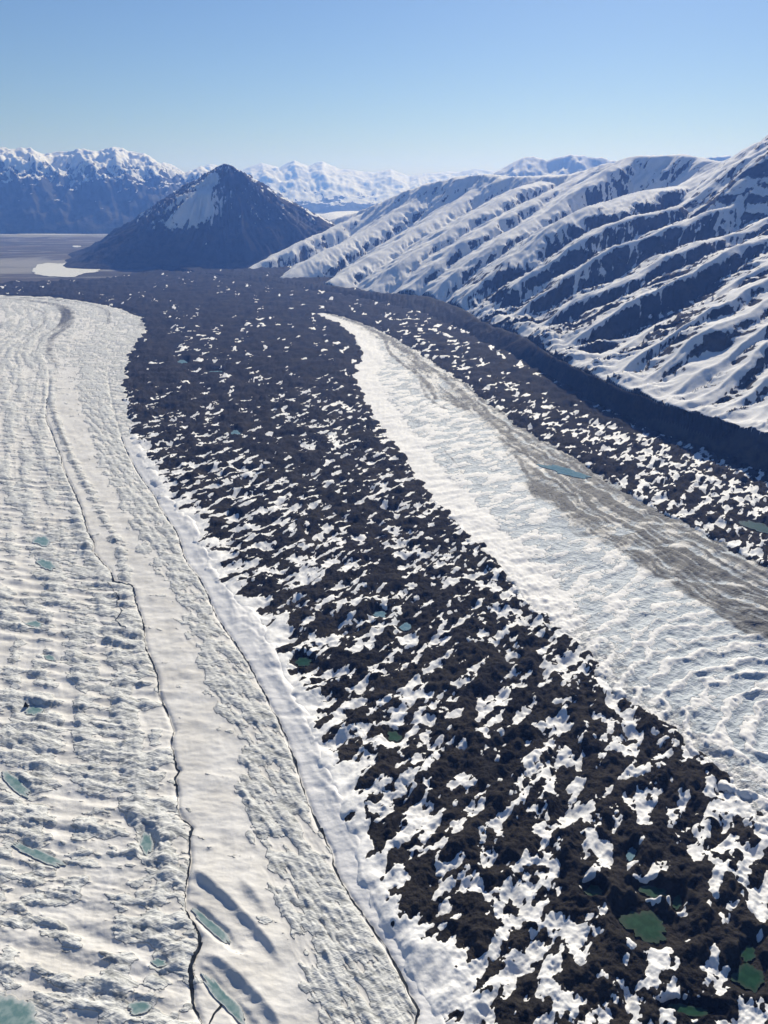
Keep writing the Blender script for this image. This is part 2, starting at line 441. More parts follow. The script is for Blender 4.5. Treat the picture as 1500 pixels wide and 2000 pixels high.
expo = sst(thr - 0.06, thr + 0.20, m0)
zg = np.where(m0 > thr, m0, thr + 0.5 * (m0 - thr)) * amp
zg = zg + expo * 1.5 * fbm(X / 7, Y / 11, 3, 31) * lod(9)
zg = zg + 7 * strip * sst(0, 40, dES) * (1 + 0.6 * fbm(xd / 14, yd / 40, 3, 32)) + 2.0 * snowband * fbm(X / 40, Y / 25, 3, 33)
farw = sst(1900, 3000, Y)
ice = np.clip(expo * (0.90 - 0.40 * farw) + 0.2 * iceband + 0.16 * fbm(dMS / 6, tMS / 200, 3, 17), 0, 1)
ice = ice * (1 - 0.85 * strip)
flow = ridged(dMS / 55, tMS / 900, 3, 34)
ice = np.clip(ice + farw * (0.10 + 0.35 * flow), 0, 1)
dirt = 0.12 * farw + 0.30 * np.exp(-((dMS - 12) / 26) ** 2) * sst(2500, 3200, Y)
dirt = dirt + farw * 0.5 * sst(0.25, 0.7, pn(dMS / 62, tMS / 1300, 35)) * sst(2900, 3600, Y) + 0.20 * np.exp(-(dA / 6) ** 2) * expo
dirt = dirt + 0.25 * sst(-30, -5, dL) * farw
lane = sst(1000, 1700, Y) * (dL < -15)
for off_, w_, k_ in ((20, 7, 0.42), (-16, 5, 0.24), (-48, 7, 0.26), (-92, 9, 0.24), (58, 6, 0.22), (96, 8, 0.24), (135, 7, 0.22), (-150, 12, 0.22)):
    dd_ = dMS - off_ * (1 + 0.5 * sst(1500, 3200, Y)) + 7 * fbm(tMS / 150, 0 * X + off_, 3, 38)
    dirt = dirt + lane * k_ * np.exp(-(dd_ / (w_ * (1 + farw))) ** 2) * (0.7 + 0.6 * pn(tMS / 45, dMS / 30, 39))
zg = zg + 1.1 * np.sin(2 * np.pi * (yr + 7 * fbm(X / 55, Y / 40, 2, 15)) / 24) * sst(0.05, 0.5, fbm(X / 130, Y / 130, 2, 16) + 0.35) * (dMS < 0) * lod(24)
for pts, w_, k_ in (([(-40, 598), (20, 600), (70, 606), (90, 616), (82, 632), (55, 652)], 14, 0.6), ([(60, 588), (112, 596), (134, 616), (124, 640), (98, 662)], 20, 0.75),
                    ([(100, 583), (160, 592), (200, 602), (212, 615), (212, 632)], 14, 0.7), ([(-40, 582), (60, 584), (160, 590), (230, 606)], 16, 0.45), ([(-30, 620), (20, 625), (40, 640), (10, 665)], 16, 0.4)):
    d_, t_ = sdist(X, Y, smooth_line(line(pts), 4))
    dirt = np.maximum(dirt, k_ * sst(w_ * 1.6, w_ * 0.3, np.abs(d_ + 6 * fbm(X / 60, Y / 90, 2, 36))) * (0.8 + 0.4 * pn(t_ / 120, d_ / 9, 37)))
for dS_, w_ in ((dES, 2.6), (dMS, 2.8)):
    ww = w_ * (1 + 0.25 * farw * 3)
    zg = zg - 2.2 * np.exp(-(dS_ / ww) ** 2) * (Y < 2600)
for pts, hgt in (([(372, 1690), (420, 1730), (470, 1775), (520, 1830), (560, 1890)], 5.0), ([(388, 1850), (440, 1880), (490, 1925), (540, 1985), (570, 2040)], 4.5), ([(455, 1700), (500, 1750), (540, 1800)], 3.0)):
    d_, t_ = sdist(X, Y, smooth_line(line(pts), 4))
    end = sst(0, 25, t_) * sst(t_.max(), t_.max() - 30, t_)
    zg = zg + hgt * end * np.where(d_ < 0, np.exp(-np.abs(d_) / 22), np.exp(-(d_ / 5.0) ** 2))
zg = zg + roll - np.clip(dL - 4, 0, 40) * 0.55
zg = carve(zg, 1.2, ('teal',))
clean = np.clip(strip + 0.25 * farw, 0, 1)
keepL = facekeep(dL < 26)
glacier = grid_obj('glacier', X, Y, zg, keepL, MAT_GLACIER, {'ice': ice, 'dirt': dirt, 'clean': clean})
tag(glacier, 'wide dusty white glacier with rippled ice on the left', 'glacier', kind='structure')

# ---- right glacier
xt, yt = rot(X, Y, 30)
ox, oy = G(1580, 1440)
ex, ey = rot(X - ox, Y - oy, 28)
rho = np.hypot(ex * 0.8, ey * 1.0) + 14 * fbm(X / 60, Y / 60, 3, 50)
ogive = (1 - 2 * np.abs(np.sin(np.pi * (rho / 30 + 0.55 * fbm(X / 38, Y / 38, 3, 63))))) * (0.75 + 0.6 * pn(X / 24, Y / 24, 64)) + 0.2 * ridged(rho / 13, X / 40, 2, 51)
ogw = sst(420, 120, rho)
base_t = fbm(xt / 60, yt / 24, 4, 52, 0.55)
mt = base_t * (1 - 0.4 * ogw) + 0.62 * ogw * ogive + 0.3 * fbm(xd / 6, yd / 34, 3, 62, 0.6) * lod(8)
margin = sst(95, 5, dT) * sst(-20, 5, dT)
serac = fbm(X / 16, Y / 16, 4, 53, 0.6)
zt = 5.0 * mt * (0.45 + 0.55 * lod(40)) + margin * (5.5 * serac + 2.0) * sst(1500, 900, Y) + roll
smoothband = sst(95, 55, dT + 20 * fbm(X / 80, Y / 80, 2, 65)) * sst(-5, 15, dT) * sst(850, 1150, Y)
mt = mt * (1 - 0.6 * smoothband)
it = (1 - 0.85 * smoothband) * sst(0.24, -0.12, mt) * (0.95 - 0.35 * sst(1000, 2200, Y)) * (1 - 0.5 * margin)
swirl = dDb + 16 * fbm(X / 85, Y / 85, 3, 66)
flow_t = pn(swirl / 13, tDb / 260, 54) + 0.6 * pn(swirl / 5, tDb / 120, 55) + 0.5 * fbm(X / 30, Y / 30, 3, 56)
greyw = sst(-55, 15, dWh + 34 * fbm(X / 90, Y / 90, 3, 57))
dt = greyw * np.clip(0.74 + 0.62 * flow_t - 0.25 * sst(1500, 2400, Y), 0, 1)
# the dark medial stripes of the right glacier
for pts, w_, k_ in (([(640, 600), (740, 652), (762, 690), (828, 742), (852, 778)], 9, 1.0), ([(820, 740), (835, 775), (870, 800)], 8, 0.8),
                    ([(1010, 890), (1030, 925), (1050, 945)], 7, 1.0), ([(1250, 1085), (1320, 1140), (1400, 1190), (1470, 1240)], 9, 0.9), ([(1180, 1058), (1230, 1085), (1260, 1110)], 9, 0.7),
                    ([(1100, 905), (1180, 942), (1260, 985), (1340, 1022), (1420, 1065), (1500, 1102)], 12, 0.9),
                    ([(640, 612), (720, 640), (800, 690), (870, 740), (925, 790), (980, 838), (1030, 880), (1100, 912)], 14, 1.0),
                    ([(860, 870), (890, 905), (905, 925)], 4, 0.7), ([(765, 900), (800, 930), (840, 985)], 3, 0.5)):
    d_, t_ = sdist(X, Y, smooth_line(line(pts), 3))
    d_ = d_ + 7 * fbm(X / 35, Y / 35, 3, 58)
    dt = np.maximum(dt, k_ * sst(w_ * 1.5, w_ * 0.5, np.abs(d_)) * (0.75 + 0.4 * pn(t_ / 40, d_ / 15, 59)))
# pale snow arcs on the grey ice
arc = ridged(np.hypot((X - G(1500, 1330)[0]) * 1.0, (Y - G(1500, 1330)[1]) * 0.8) / 60, 0 * X, 1, 60) + 0.5 * fbm(X / 40, Y / 40, 3, 61)
dt = dt * (1 - 0.8 * sst(0.72, 1.1, arc) * greyw * sst(1500, 1200, Y))
dt = np.clip(dt + 0.35 * margin * sst(0.1, 0.5, serac) * sst(1500, 900, Y), 0, 1)
zt = zt + 1.2 * greyw * flow_t
zt = zt - np.clip(-dT - 3, 0, 40) * 0.5 - np.clip(dDb - 6, 0, 40) * 0.5
zt = carve(zt, 1.2, ('blue',))
keepT = facekeep((dT > -22) & (dDb < 26) & (Y < G(640, 600)[1]))
trib = grid_obj('tributary_glacier', X, Y, zt, keepT, MAT_TRIB, {'ice': it, 'dirt': dt, 'clean': 0.75 * (1 - greyw)})
tag(trib, 'bright white glacier arm with curved ridges on the right', 'glacier', kind='structure')

# ---- debris fields
xs, ys = rot(X, Y, 52)                                        # snow drifts lie along this axis
FRONT = smooth_line(line([(-300, 556), (0, 551), (100, 548), (200, 543), (262, 534), (400, 527), (470, 526), (560, 520)]), 3)
dF = np.interp(X, FRONT[:, 0], FRONT[:, 1]) - Y + 60 * fbm(X / 150, 0 * Y, 3, 69)
big = fbm(X / 75, Y / 75, 3, 70) * 0.7 + 0.6 * fbm(xs / 62, ys / 34, 3, 71)
mid = fbm(xs / 26, ys / 16, 3, 72) * lod(26)
fin = fbm(X / 6.5, Y / 6.5, 3, 73, 0.6) * lod(9)
rug = ridged(X / 24, Y / 24, 3, 74) * lod(24)
nearw = sst(1200, 600, Y)
rim = sst(50, -4, dL + 22 * pn(X / 40, Y / 40, 84)) * sst(2600, 1600, Y)
zsm = (1 - 0.35 * rim) * (14.0 + 3.0 * nearw) * big + 2.0 + 12 * fbm(X / 210, Y / 260, 3, 68) * sst(2200, 4200, Y)
zfi = (1 - 0.65 * rim) * (5.5 * mid + 1.9 * fin + 4.0 * rug)
medial = (dL > -8) & ((dT < 25) | far_tip) & (dF > -60)
lateral = (dDb > -25) & ~far_tip
lim = np.where(lateral & (dT > 25), dDb, np.minimum(dL, np.where(far_tip, 1e3, -dT)))
edge = np.clip(lim, -30, 0) * 0.6 - 2.5 * sst(10, -5, lim) + roll + 6 * sst(0, 60, lim) * sst(900, 3000, Y) - 0.5 * np.clip(30 - dF, 0, 200)
zd = carve(zsm + zfi + edge, 1.5, ('green', 'blue'))
# snow lying in the hollows
farb = sst(2000, 3400, Y)
arms = 1 - 2.4 * np.abs(fbm(xs / 100, ys / 34, 3, 80, 0.5))
drift = 0.55 * arms + 0.85 * fbm(xs / 54, ys / 17, 4, 81, 0.60) - 0.50 * big - 0.30 * mid + 0.38 * fbm(X / 8.5, Y / 8.5, 3, 85, 0.6) * lod(9)
drift = drift * (1 - 0.75 * farb) + 2.3 * farb * fbm((X - 0.25 * Y) / 34, Y / 60, 3, 87, 0.6)
qv = np.quantile(drift[::3, ::3], np.linspace(0, 1, 41))
streak = 0.9 * pn(dL / 80, tL / 1800, 82) + 0.7 * pn(dL / 34, tL / 900, 83)
frac = np.interp(Y, [350, 650, 1000, 1500, 2300, 3200, 4500], [0.41, 0.40, 0.35, 0.29, 0.18, 0.10, 0.06])
frac = frac + (0.15 + 0.09 * sst(800, 1500, Y)) * streak * sst(5000, 2800, Y)
frac = frac + 0.10 * (lateral & (dT > 25)) * sst(4300, 3000, Y) * (0.4 + 1.2 * sst(-0.3, 0.4, fbm(X / 160, Y / 200, 2, 86)))
frac = frac + 0.75 * rim + 0.22 * sst(40, 0, -dT) * ~far_tip * sst(1700, 1000, Y)
frac = np.clip(frac, 0.02, 0.97)
ex = (drift - np.interp(1 - frac, np.linspace(0, 1, 41), qv)) * 7.0
zs = zsm + edge + 0.62 * zfi + np.where(ex > 0, 1.5 * np.tanh(ex / 1.5), ex) + 0.2
zs = carve(zs, 2.5, ('green', 'blue'))
zs = zs - 3.0 * (lim < -6)
wet = np.zeros(X.shape)
for p in PONDS:
    if p[6] in ('green', 'blue'): wet = np.maximum(wet, sst(1.25, 1.0, pond_r(p, X, Y)))
zs = zs - 6 * wet
snowy = zs > zd

# right debris lies under the moraine wall's foot
hit_wall = dWf < 60
keepM = facekeep(medial & ((dWf < 40) | far_tip)) & (np.abs(X[:-1, :-1]) < 1e6)
part_line = facekeep(lateral & (dT > 25) & hit_wall)
keepM = keepM & ~part_line
medial_moraine = grid_obj('medial_moraine', X, Y, zd, keepM, MAT_DEBRIS)
tag(medial_moraine, 'dark rubble covered moraine with snow patches between the two glaciers', 'moraine', kind='structure')
lateral_debris = grid_obj('debris_field', X, Y, zd, part_line, MAT_DEBRIS)
tag(lateral_debris, 'dark hummocky debris field between right glacier and moraine wall', 'debris', kind='structure')

def components(mask):
    """4-connected components of a boolean grid by runs"""
    lab = np.full(mask.shape, -1, np.int64); par = []
    def find(a):
        while par[a] != a:
            par[a] = par[par[a]]; a = par[a]
        return a
    prev = []
    for r in range(mask.shape[0]):
        row = mask[r].astype(np.int8)
        d = np.diff(np.concatenate([[0], row, [0]]))
        runs = []; j = 0
        for a, b in zip(np.where(d == 1)[0], np.where(d == -1)[0]):
            i = len(par); par.append(i)
            while j < len(prev) and prev[j][1] <= a: j += 1
            k = j
            while k < len(prev) and prev[k][0] < b:
                ra, rb = find(i), find(prev[k][2])
                if ra != rb: par[max(ra, rb)] = min(ra, rb)
                k += 1
            lab[r, a:b] = i; runs.append((a, b, i))
        prev = runs
    root = np.array([find(i) for i in range(len(par))] or [0])
    lab[lab >= 0] = root[lab[lab >= 0]]
    return lab
def snow_parts(owner, keep, most):
    m = facekeep(snowy) & keep
    core = snowy[:-1, :-1] & snowy[1:, 1:] & keep
    lab = components(core)
    for _ in range(3):                                        # let every patch run on under the rubble around it
        for ax, sh in ((0, 1), (0, -1), (1, 1), (1, -1)):
            nb = np.roll(lab, sh, ax)
            g = (lab < 0) & (nb >= 0) & keep
            lab[g] = nb[g]
    ids, cnt = np.unique(lab[lab >= 0], return_counts=True)
    order = ids[np.argsort(-cnt)]
    for i in order[:most]:
        grid_part('snow_patch', lab == i, owner)
    rest = np.isin(lab, order[most:])
    if rest.any():
        o = grid_part('snow', rest, owner); o['kind'] = 'stuff'
_idx = np.arange(RR * CC).reshape(RR, CC)
_quads = np.stack([_idx[:-1, :-1], _idx[:-1, 1:], _idx[1:, 1:], _idx[1:, :-1]], -1)
_VX, _VY, _VZ = X.ravel(), Y.ravel(), zs.ravel()
def grid_part(name, keep, owner):
    q = _quads[keep]
    used, inv = np.unique(q, return_inverse=True)
    V = np.stack([_VX[used], _VY[used], _VZ[used]], -1)
    return mesh_obj(name, V, inv.reshape(q.shape), MAT_SNOW, None, owner)
snow_parts(medial_moraine, keepM, 300)
snow_parts(lateral_debris, part_line, 80)

# ---- moraine wall
tt = np.concatenate([[0], np.cumsum(np.hypot(*np.diff(WALL_TOP, axis=0).T))])
hz = np.interp(tWt, [0, tt[2], tt[4], tt[12], tt[16], tt[20], tt[24], tt[-1]], [85, 80, 78, 66, 52, 46, 26, 5])
hz = hz * (1 + 0.20 * fbm(tWt / 150, 0 * X, 4, 90, 0.6))
wfrac = np.clip(dWf / (dWf - np.minimum(dWt, 0) + 1e-3), 0, 1)
gully = ridged(tWt / 34, dWt / 300, 4, 91, 0.6)
zw = hz * (0.85 * wfrac ** 1.25 + 0.15 * wfrac) + 15.0 * gully * np.sin(np.pi * np.clip(wfrac, 0, 1)) + 5.0 * fbm(X / 22, Y / 22, 4, 92, 0.6)
zw = np.where(dWt > 0, hz - 0.42 * dWt + 5 * fbm(X / 22, Y / 22, 4, 92, 0.6), zw)
zw = np.where(dWf < 0, dWf * 0.35 + 2 * fbm(X / 18, Y / 18, 3, 92), zw)
keepW = facekeep((dWf > -25) & (dWt < 130) & (Y < 6500))
wsn = -0.22 + 0.30 * fbm(X / 9, Y / 9, 3, 93) + 0.35 * pn(tWt / 26, dWt / 120, 94) + 0.3 * fbm(X / 120, Y / 120, 2, 95)
wall = grid_obj('moraine_wall', X, Y, zw, keepW, MAT_WALL, {'snow': wsn})
tag(wall, 'tall dark gullied lateral moraine wall below the snowy mountain range', 'moraine', kind='structure')

# ------------------------------------------------------------------ snowy range on the right, built on its surveyed ridges
def spur(foot, top, topY, pts):
    zfoot = float(np.interp(foot[0], [480, 800, 1000, 1150, 1500], [8, 34, 52, 66, 76]))
    a = np.array(G(foot[0], foot[1], zfoot)); T = at_y(top[0], top[1], topY)
    d = T[:2] - a
    out = [np.array([a[0], a[1], zfoot])]
    for px, py in pts:
        r = ray(px, py)                                        # a + k d = s (r0, r1)
        k, s = np.linalg.solve(np.array([[d[0], -r[0]], [d[1], -r[1]]]), -a)
        q = a + k * d
        out.append(np.array([q[0], q[1], CAM_H + r[2] * s]))
    out.append(T)
    return np.array(out)
# each ridge: surveyed line, steepness of the face towards the valley mouth, width of its gentle shoulder
RIDGES = [
 (np.array([at_y(*v) for v in [(560, 455, 8200), (640, 432, 8000), (740, 402, 7600), (800, 373, 7300), (850, 356, 7100), (895, 344, 7000), (955, 339, 6800), (1000, 344, 6600), (1060, 342, 6400), (1110, 340, 6300), (1165, 325, 6200), (1200, 318, 6100)]]), 0.62, 190),
 (np.array([at_y(*v) for v in [(1165, 332, 5700), (1210, 312, 5600), (1250, 303, 5500), (1290, 303, 5400), (1330, 300, 5300), (1370, 306, 5150), (1400, 316, 5000), (1430, 312, 4800), (1465, 293, 4600), (1500, 272, 4400), (1560, 235, 4200), (1640, 190, 4000)]]), 0.80, 60),
 (spur((480, 524), (740, 402), 7600, [(530, 500), (580, 474), (640, 448), (700, 420)]), 0.9, 90),
 (spur((545, 542), (850, 358), 7100, [(600, 508), (660, 478), (720, 448), (790, 402)]), 1.1, 190),
 (spur((625, 558), (955, 345), 6800, [(690, 520), (745, 488), (800, 452), (860, 415), (920, 372)]), 1.1, 230),
 (spur((715, 570), (1090, 344), 6400, [(770, 520), (820, 485), (880, 444), (950, 400), (1010, 366)]), 1.1, 130),
 (spur((775, 579), (1165, 328), 6000, [(815, 545), (850, 512), (905, 470), (965, 432), (1030, 394), (1100, 362)]), 1.1, 70),
 (spur((830, 585), (1230, 308), 5500, [(870, 545), (920, 505), (975, 464), (1050, 424), (1100, 390), (1185, 331)]), 1.1, 100),
 (spur((890, 602), (1415, 319), 4800, [(930, 560), (985, 510), (1040, 470), (1090, 432), (1150, 401), (1215, 381), (1260, 371), (1327, 362)]), 1.15, 200),
 (spur((950, 620), (1330, 400), 3962, [(1000, 560), (1060, 520), (1120, 476), (1180, 440), (1250, 418)]), 1.1, 40),
 (spur((985, 632), (1560, 340), 3804, [(1040, 582), (1100, 540), (1153, 509), (1207, 479), (1247, 466), (1303, 439), (1335, 431), (1383, 410), (1428, 402), (1473, 376), (1500, 367)]), 1.0, 30),
 (spur((1030, 655), (1560, 395), 3470, [(1060, 632), (1100, 600), (1148, 570), (1207, 546), (1250, 532), (1273, 517), (1300, 498), (1356, 471), (1410, 463), (1460, 447), (1500, 423)]), 1.0, 55),
 (spur((1085, 688), (1600, 420), 3093, [(1150, 640), (1230, 588), (1320, 545), (1420, 490), (1500, 462)]), 1.0, 14),
 (spur((1130, 715), (1600, 450), 2844, [(1170, 700), (1220, 675), (1276, 647), (1327, 618), (1367, 594), (1393, 575), (1433, 551), (1500, 510)]), 1.0, 36),
 (spur((1185, 737), (1620, 480), 2662, [(1250, 692), (1330, 645), (1420, 588), (1500, 545)]), 1.0, 14),
 (spur((1235, 756), (1620, 520), 2526, [(1280, 730), (1330, 692), (1393, 640), (1447, 613), (1500, 583)]), 1.0, 30),
 (spur((1290, 776), (1640, 555), 2396, [(1350, 735), (1430, 680), (1500, 625)]), 1.0, 12),
 (spur((1340, 790), (1650, 590), 2309, [(1390, 755), (1440, 712), (1500, 668)]), 1.0, 28),
 (spur((1400, 812), (1680, 625), 2187, [(1450, 780), (1500, 738)]), 1.0, 12),
 (spur((1450, 828), (1720, 660), 2103, [(1500, 800), (1560, 755)]), 1.0, 24),
 (np.array([at_y(*v) for v in [(1640, 190, 4000), (1700, 330, 3450), (1760, 420, 2950), (1800, 500, 2550), (1900, 560, 2250)]]), 0.80, 40),
]
ra = np.linspace(math.radians(-17.5), math.radians(29), 660)
rd = np.geomspace(1500, 9000, 500)
A2, D2 = np.meshgrid(ra, rd)
MX, MY = D2 * np.sin(A2), D2 * np.cos(A2)
wx = MX + 44 * fbm(MX / 230, MY / 230, 3, 101) + 8 * fbm(MX / 55, MY / 55, 3, 102)
wy = MY + 44 * fbm(MX / 230, MY / 230, 3, 103) + 8 * fbm(MX / 55, MY / 55, 3, 104)
hs, qs, ds = [], [], []
for P, k, r in RIDGES:
    d, t = sdist(wx, wy, P)
    L = np.concatenate([[0], np.cumsum(np.hypot(*np.diff(P[:, :2], axis=0).T))])
    z = np.interp(t, L, P[:, 2])
    ad = np.abs(d)
    crest = len(qs) in (0, 1, len(RIDGES) - 1)
    shoulder = r * np.clip(0.75 + 0.9 * fbm(t / 170 + 7 * len(qs), 0 * t, 3, 117, 0.6), 0.12, 2.0)
    over = np.logaddexp(0, (d - shoulder) / 4.0) * 4.0
    hs.append(z - np.where(d > 0, 0.20 * np.minimum(d, shoulder) + k * over, 0.48 * ad) - 2.5 * np.clip(ad / 12, 0, 1))
    qs.append(t + (0.3 if crest else 0.85) * ad + 900 * len(qs)); ds.append(ad)
hs = np.array(hs)
win = hs.argmax(0)
q = np.take_along_axis(np.array(qs), win[None], 0)[0]
dn = np.take_along_axis(np.array(ds), win[None], 0)[0]
K = 7.0
hm = K * np.log(np.exp((hs - hs.max(0)) / K).sum(0)) + hs.max(0)
del hs, qs, ds
dWt2, tWt2 = sdist(MX, MY, WALL_TOP)
foot2, tf2 = sdist(MX, MY, WALL_FOOT)
hz2 = np.interp(tWt2, [0, 900, 2000, 2700, 3600, 5200], [64, 58, 38, 12, -12, -40])
fade = sst(5000, 3300, MY)
talus = np.clip(hz2 + 0.50 * fade * dWt2, -60, 25 + 45 * fade) + 15 * fade * sst(5, 60, dWt2) * ridged(tWt2 / 62, dWt2 / 600, 4, 114, 0.6) + 10 * fbm(MX / 90, MY / 90, 3, 105)
hm = 8.0 * np.logaddexp(hm / 8.0, talus / 8.0)
gul = ridged(q / 95, dn / 400, 3, 106) * 0.8 + 0.45 * ridged(q / 32, dn / 200, 3, 107)
gw = (0.25 + 0.75 * sst(20, 110, dn)) * sst(4, 40, dn) * sst(10, 60, hm)
rocky = sst(4800, 2900, MY + 300 * fbm(MX / 400, MY / 400, 2, 108))
hm = hm + gw * (19 + 10 * rocky) * gul + (3 + 9 * rocky) * gw * fbm(MX / 40, MY / 40, 4, 109, 0.6)
hm = np.where(dWt2 < 12, np.minimum(hm, hz2 - 24 + 2.2 * dWt2), hm)
def steepness(X, Y, Z):
    P = np.stack([X, Y, Z], -1)
    a, b = np.gradient(P, axis=0), np.gradient(P, axis=1)
    n = np.cross(a, b); n /= np.linalg.norm(n, axis=-1, keepdims=True) + 1e-9
    n *= np.sign(n[..., 2:3])
    return n
n = steepness(MX, MY, hm)
slope = np.degrees(np.arccos(np.clip(n[..., 2], 0, 1)))
streaky = 0.75 * pn(q / 38, dn / 300, 110) + 0.75 * pn(q / 16, dn / 170, 111) + 0.45 * pn(q / 8, dn / 110, 113) + 0.40 * fbm(MX / 130, MY / 130, 3, 112)
rock = (slope - 43) / 15 + 1.15 * streaky - 0.25 * n[..., 1] + 0.9 * (rocky - 0.35) * sst(0, 50, dn) - 0.5 * sst(170, 30, dWt2) - 0.35 * (1 - rocky)
apron = sst(150, 60, hm) * sst(0, 60, dWt2) * fade
rock = rock - 0.6 * sst(26, 6, dn) + 0.8 * apron * (1.1 * pn(tWt2 / 30, dWt2 / 400, 115) + 0.5 * pn(tWt2 / 11, dWt2 / 120, 116) + 0.1)
msnow = 0.5 - 0.55 * rock
keepR = facekeep((hm > -15) & (dWt2 > -30))
rng = grid_obj('mountain_range', MX, MY, hm, keepR, MAT_RANGE, {'snow': msnow})
tag(rng, 'snow streaked mountain range with slanting rock spurs on the right', 'mountain', kind='structure')

# ------------------------------------------------------------------ the dark cone in the middle distance
def polar(a0, a1, d0, d1, na, nd):
    A, D = np.meshgrid(np.linspace(math.radians(a0), math.radians(a1), na), np.geomspace(d0, d1, nd))
    return D * np.sin(A), D * np.cos(A)
cx, cy, ctop = at_y(440, 319, 7250)
KX, KY = polar(-24, -1, 5400, 9800, 330, 230)
ddx, ddy = KX - cx, KY - cy
ddx = ddx + 60 * fbm(KX / 350, KY / 350, 3, 120); ddy = ddy + 60 * fbm(KX / 350, KY / 350, 3, 121)
th = np.arctan2(ddy, ddx)
r = np.hypot(ddx, ddy)
R0 = 1500 * (1 + 0.34 * np.cos(th - math.radians(102)) + 0.05 * np.cos(3 * th + 0.6) + 0.06 * np.sin(5 * th + 1.1))
f = np.clip(1 - r / R0, -0.3, 1)
kh = ctop * np.where(f > 0, 0.25 * f + 0.75 * np.clip(f, 0, 1) ** 1.5, 0.5 * f)
rib = ridged(th * 9, r / 900, 3, 122) * 0.7 + 0.5 * ridged(th * 22, r / 500, 2, 123)
kh = kh + rib * 55 * sst(0.02, 0.3, f) * sst(1.0, 0.85, f) + 20 * fbm(KX / 110, KY / 110, 4, 124, 0.6) * sst(0, 0.1, f)
for a_, h_, w_ in ((147, 70, 0.20), (-28, 60, 0.16), (-96, 75, 0.15), (-70, 40, 0.07), (178, 45, 0.10)):
    dth = (th - math.radians(a_) + 0.12 * fbm(KX / 300, KY / 300, 3, 127) + math.pi) % (2 * math.pi) - math.pi
    kh = kh + h_ * np.exp(-np.abs(dth) / w_) * sst(0.0, 0.35, f) * sst(1.02, 0.7, f)
kh = kh - 60 * sst(0, -0.3, f)
ang = (th - math.radians(-116) + math.pi) % (2 * math.pi) - math.pi
kh = kh + 75 * np.exp(-((kh / ctop - 0.58) / 0.11) ** 2) * np.exp(-(ang / 0.55) ** 2)
hf = kh / ctop
ks = 0.95 * np.exp(-((ang + 0.10 * np.sin(hf * 9)) / (0.12 + 0.38 * hf)) ** 2) * sst(0.22, 0.50, hf) * sst(0.93, 0.84, hf) * 1.15
ks = ks + 0.12 * sst(0.25, 0.5, hf) + 0.50 * pn(th * 30, r / 260, 125) * sst(0.2, 0.45, hf) + 0.55 * fbm(KX / 110, KY / 110, 4, 126, 0.68) + 0.55 * fbm(KX / 34, KY / 34, 3, 128, 0.6)
ks = ks + 0.42 * np.exp(-((th - math.radians(10)) / 0.25) ** 2) * sst(0.1, 0.3, hf) + 0.42 * np.exp(-((th % (2 * math.pi) - math.radians(188)) / 0.16) ** 2) * sst(0.3, 0.5, hf)
cone = grid_obj('cone_mountain', KX, KY, kh, facekeep(f > -0.28), MAT_CONE, {'snow': ks})
tag(cone, 'dark pyramid shaped mountain with a snow field on its left face', 'mountain', kind='structure')

# ------------------------------------------------------------------ far ranges
def far_range(name, label, skyline, Yc, Yf, az0, az1, na, nd, seed, snow_lo, snow_hi, zfoot=0.0, rough=1.0, back=1.25):
    FX, FY = polar(az0, az1, Yf * 0.97, Yc * back, na, nd)
    S = np.array([at_y(px, py, Yc) for px, py in skyline])
    az = np.arctan2(S[:, 0], S[:, 1])
    a = np.arctan2(FX, FY)
    D = np.hypot(FX, FY)
    Dc = Yc / np.cos(a)
    Hc = np.interp(a, az, S[:, 2])
    wl_ = (Yc - Yf)
    t = (D - Yf / np.cos(a)) / wl_
    t = t + 0.10 * fbm(FX / (wl_ * 0.5), FY / (wl_ * 0.5), 3, seed)
    env = np.where(t < 1, np.clip(t, 0, 1) ** 1.15, np.clip(1 - 1.3 * (t - 1), 0, 1))
    sp = ridged(a * Yc / (wl_ * 0.30) + 0.35 * t, t * 0.55, 4, seed + 3, 0.55)
    sp2 = ridged(FX / (wl_ * 0.14), FY / (wl_ * 0.18), 4, seed + 7, 0.55)
    e = np.sin(np.pi * np.clip(t, 0, 1)) ** 0.8
    Z = Hc * env + Hc * (0.26 * sp + 0.13 * sp2) * e * rough + Hc * 0.05 * (sp2 - 0.2) * rough * sst(0.6, 1, t)
    Z = np.where(t < 0, -20 + 200 * t, Z) + zfoot * (1 - np.clip(t, 0, 1))
    nn = steepness(FX, FY, Z)
    sl = np.degrees(np.arccos(np.clip(nn[..., 2], 0, 1)))
    sn = (Z - snow_lo) / (snow_hi - snow_lo) + 0.35 * fbm(FX / (wl_ * 0.1), FY / (wl_ * 0.1), 4, seed + 11) - (sl - 34) / 60 + 0.18 * sp2
    o = grid_obj(name, FX, FY, Z, facekeep(Z > -40), MAT_FAR, {'snow': np.clip(sn, -0.4, 1.15)})
    return tag(o, label, 'mountain', kind='structure')
far_range('mountain_range', 'snow topped mountain range with dark forested foot on the far left',
    [(-260, 320), (-80, 300), (0, 297), (45, 294), (70, 302), (90, 306), (150, 296), (190, 304), (228, 291), (262, 302), (290, 308), (330, 326), (360, 338), (392, 330), (420, 345), (470, 372), (520, 400), (560, 430)],
    14500, 10900, -32, -6, 420, 170, 200, 400, 1080, rough=1.15)
far_range('mountain_range', 'hazy blue snowy peaks along the horizon behind the cone',
    [(250, 345), (370, 335), (410, 322), (470, 333), (512, 320), (545, 328), (575, 314), (602, 326), (630, 316), (660, 330), (700, 334), (730, 337), (765, 331), (800, 346), (850, 338), (900, 335), (930, 330), (980, 338), (1080, 335)],
    26000, 19500, -20, 14, 480, 150, 230, 150, 700, rough=0.9)
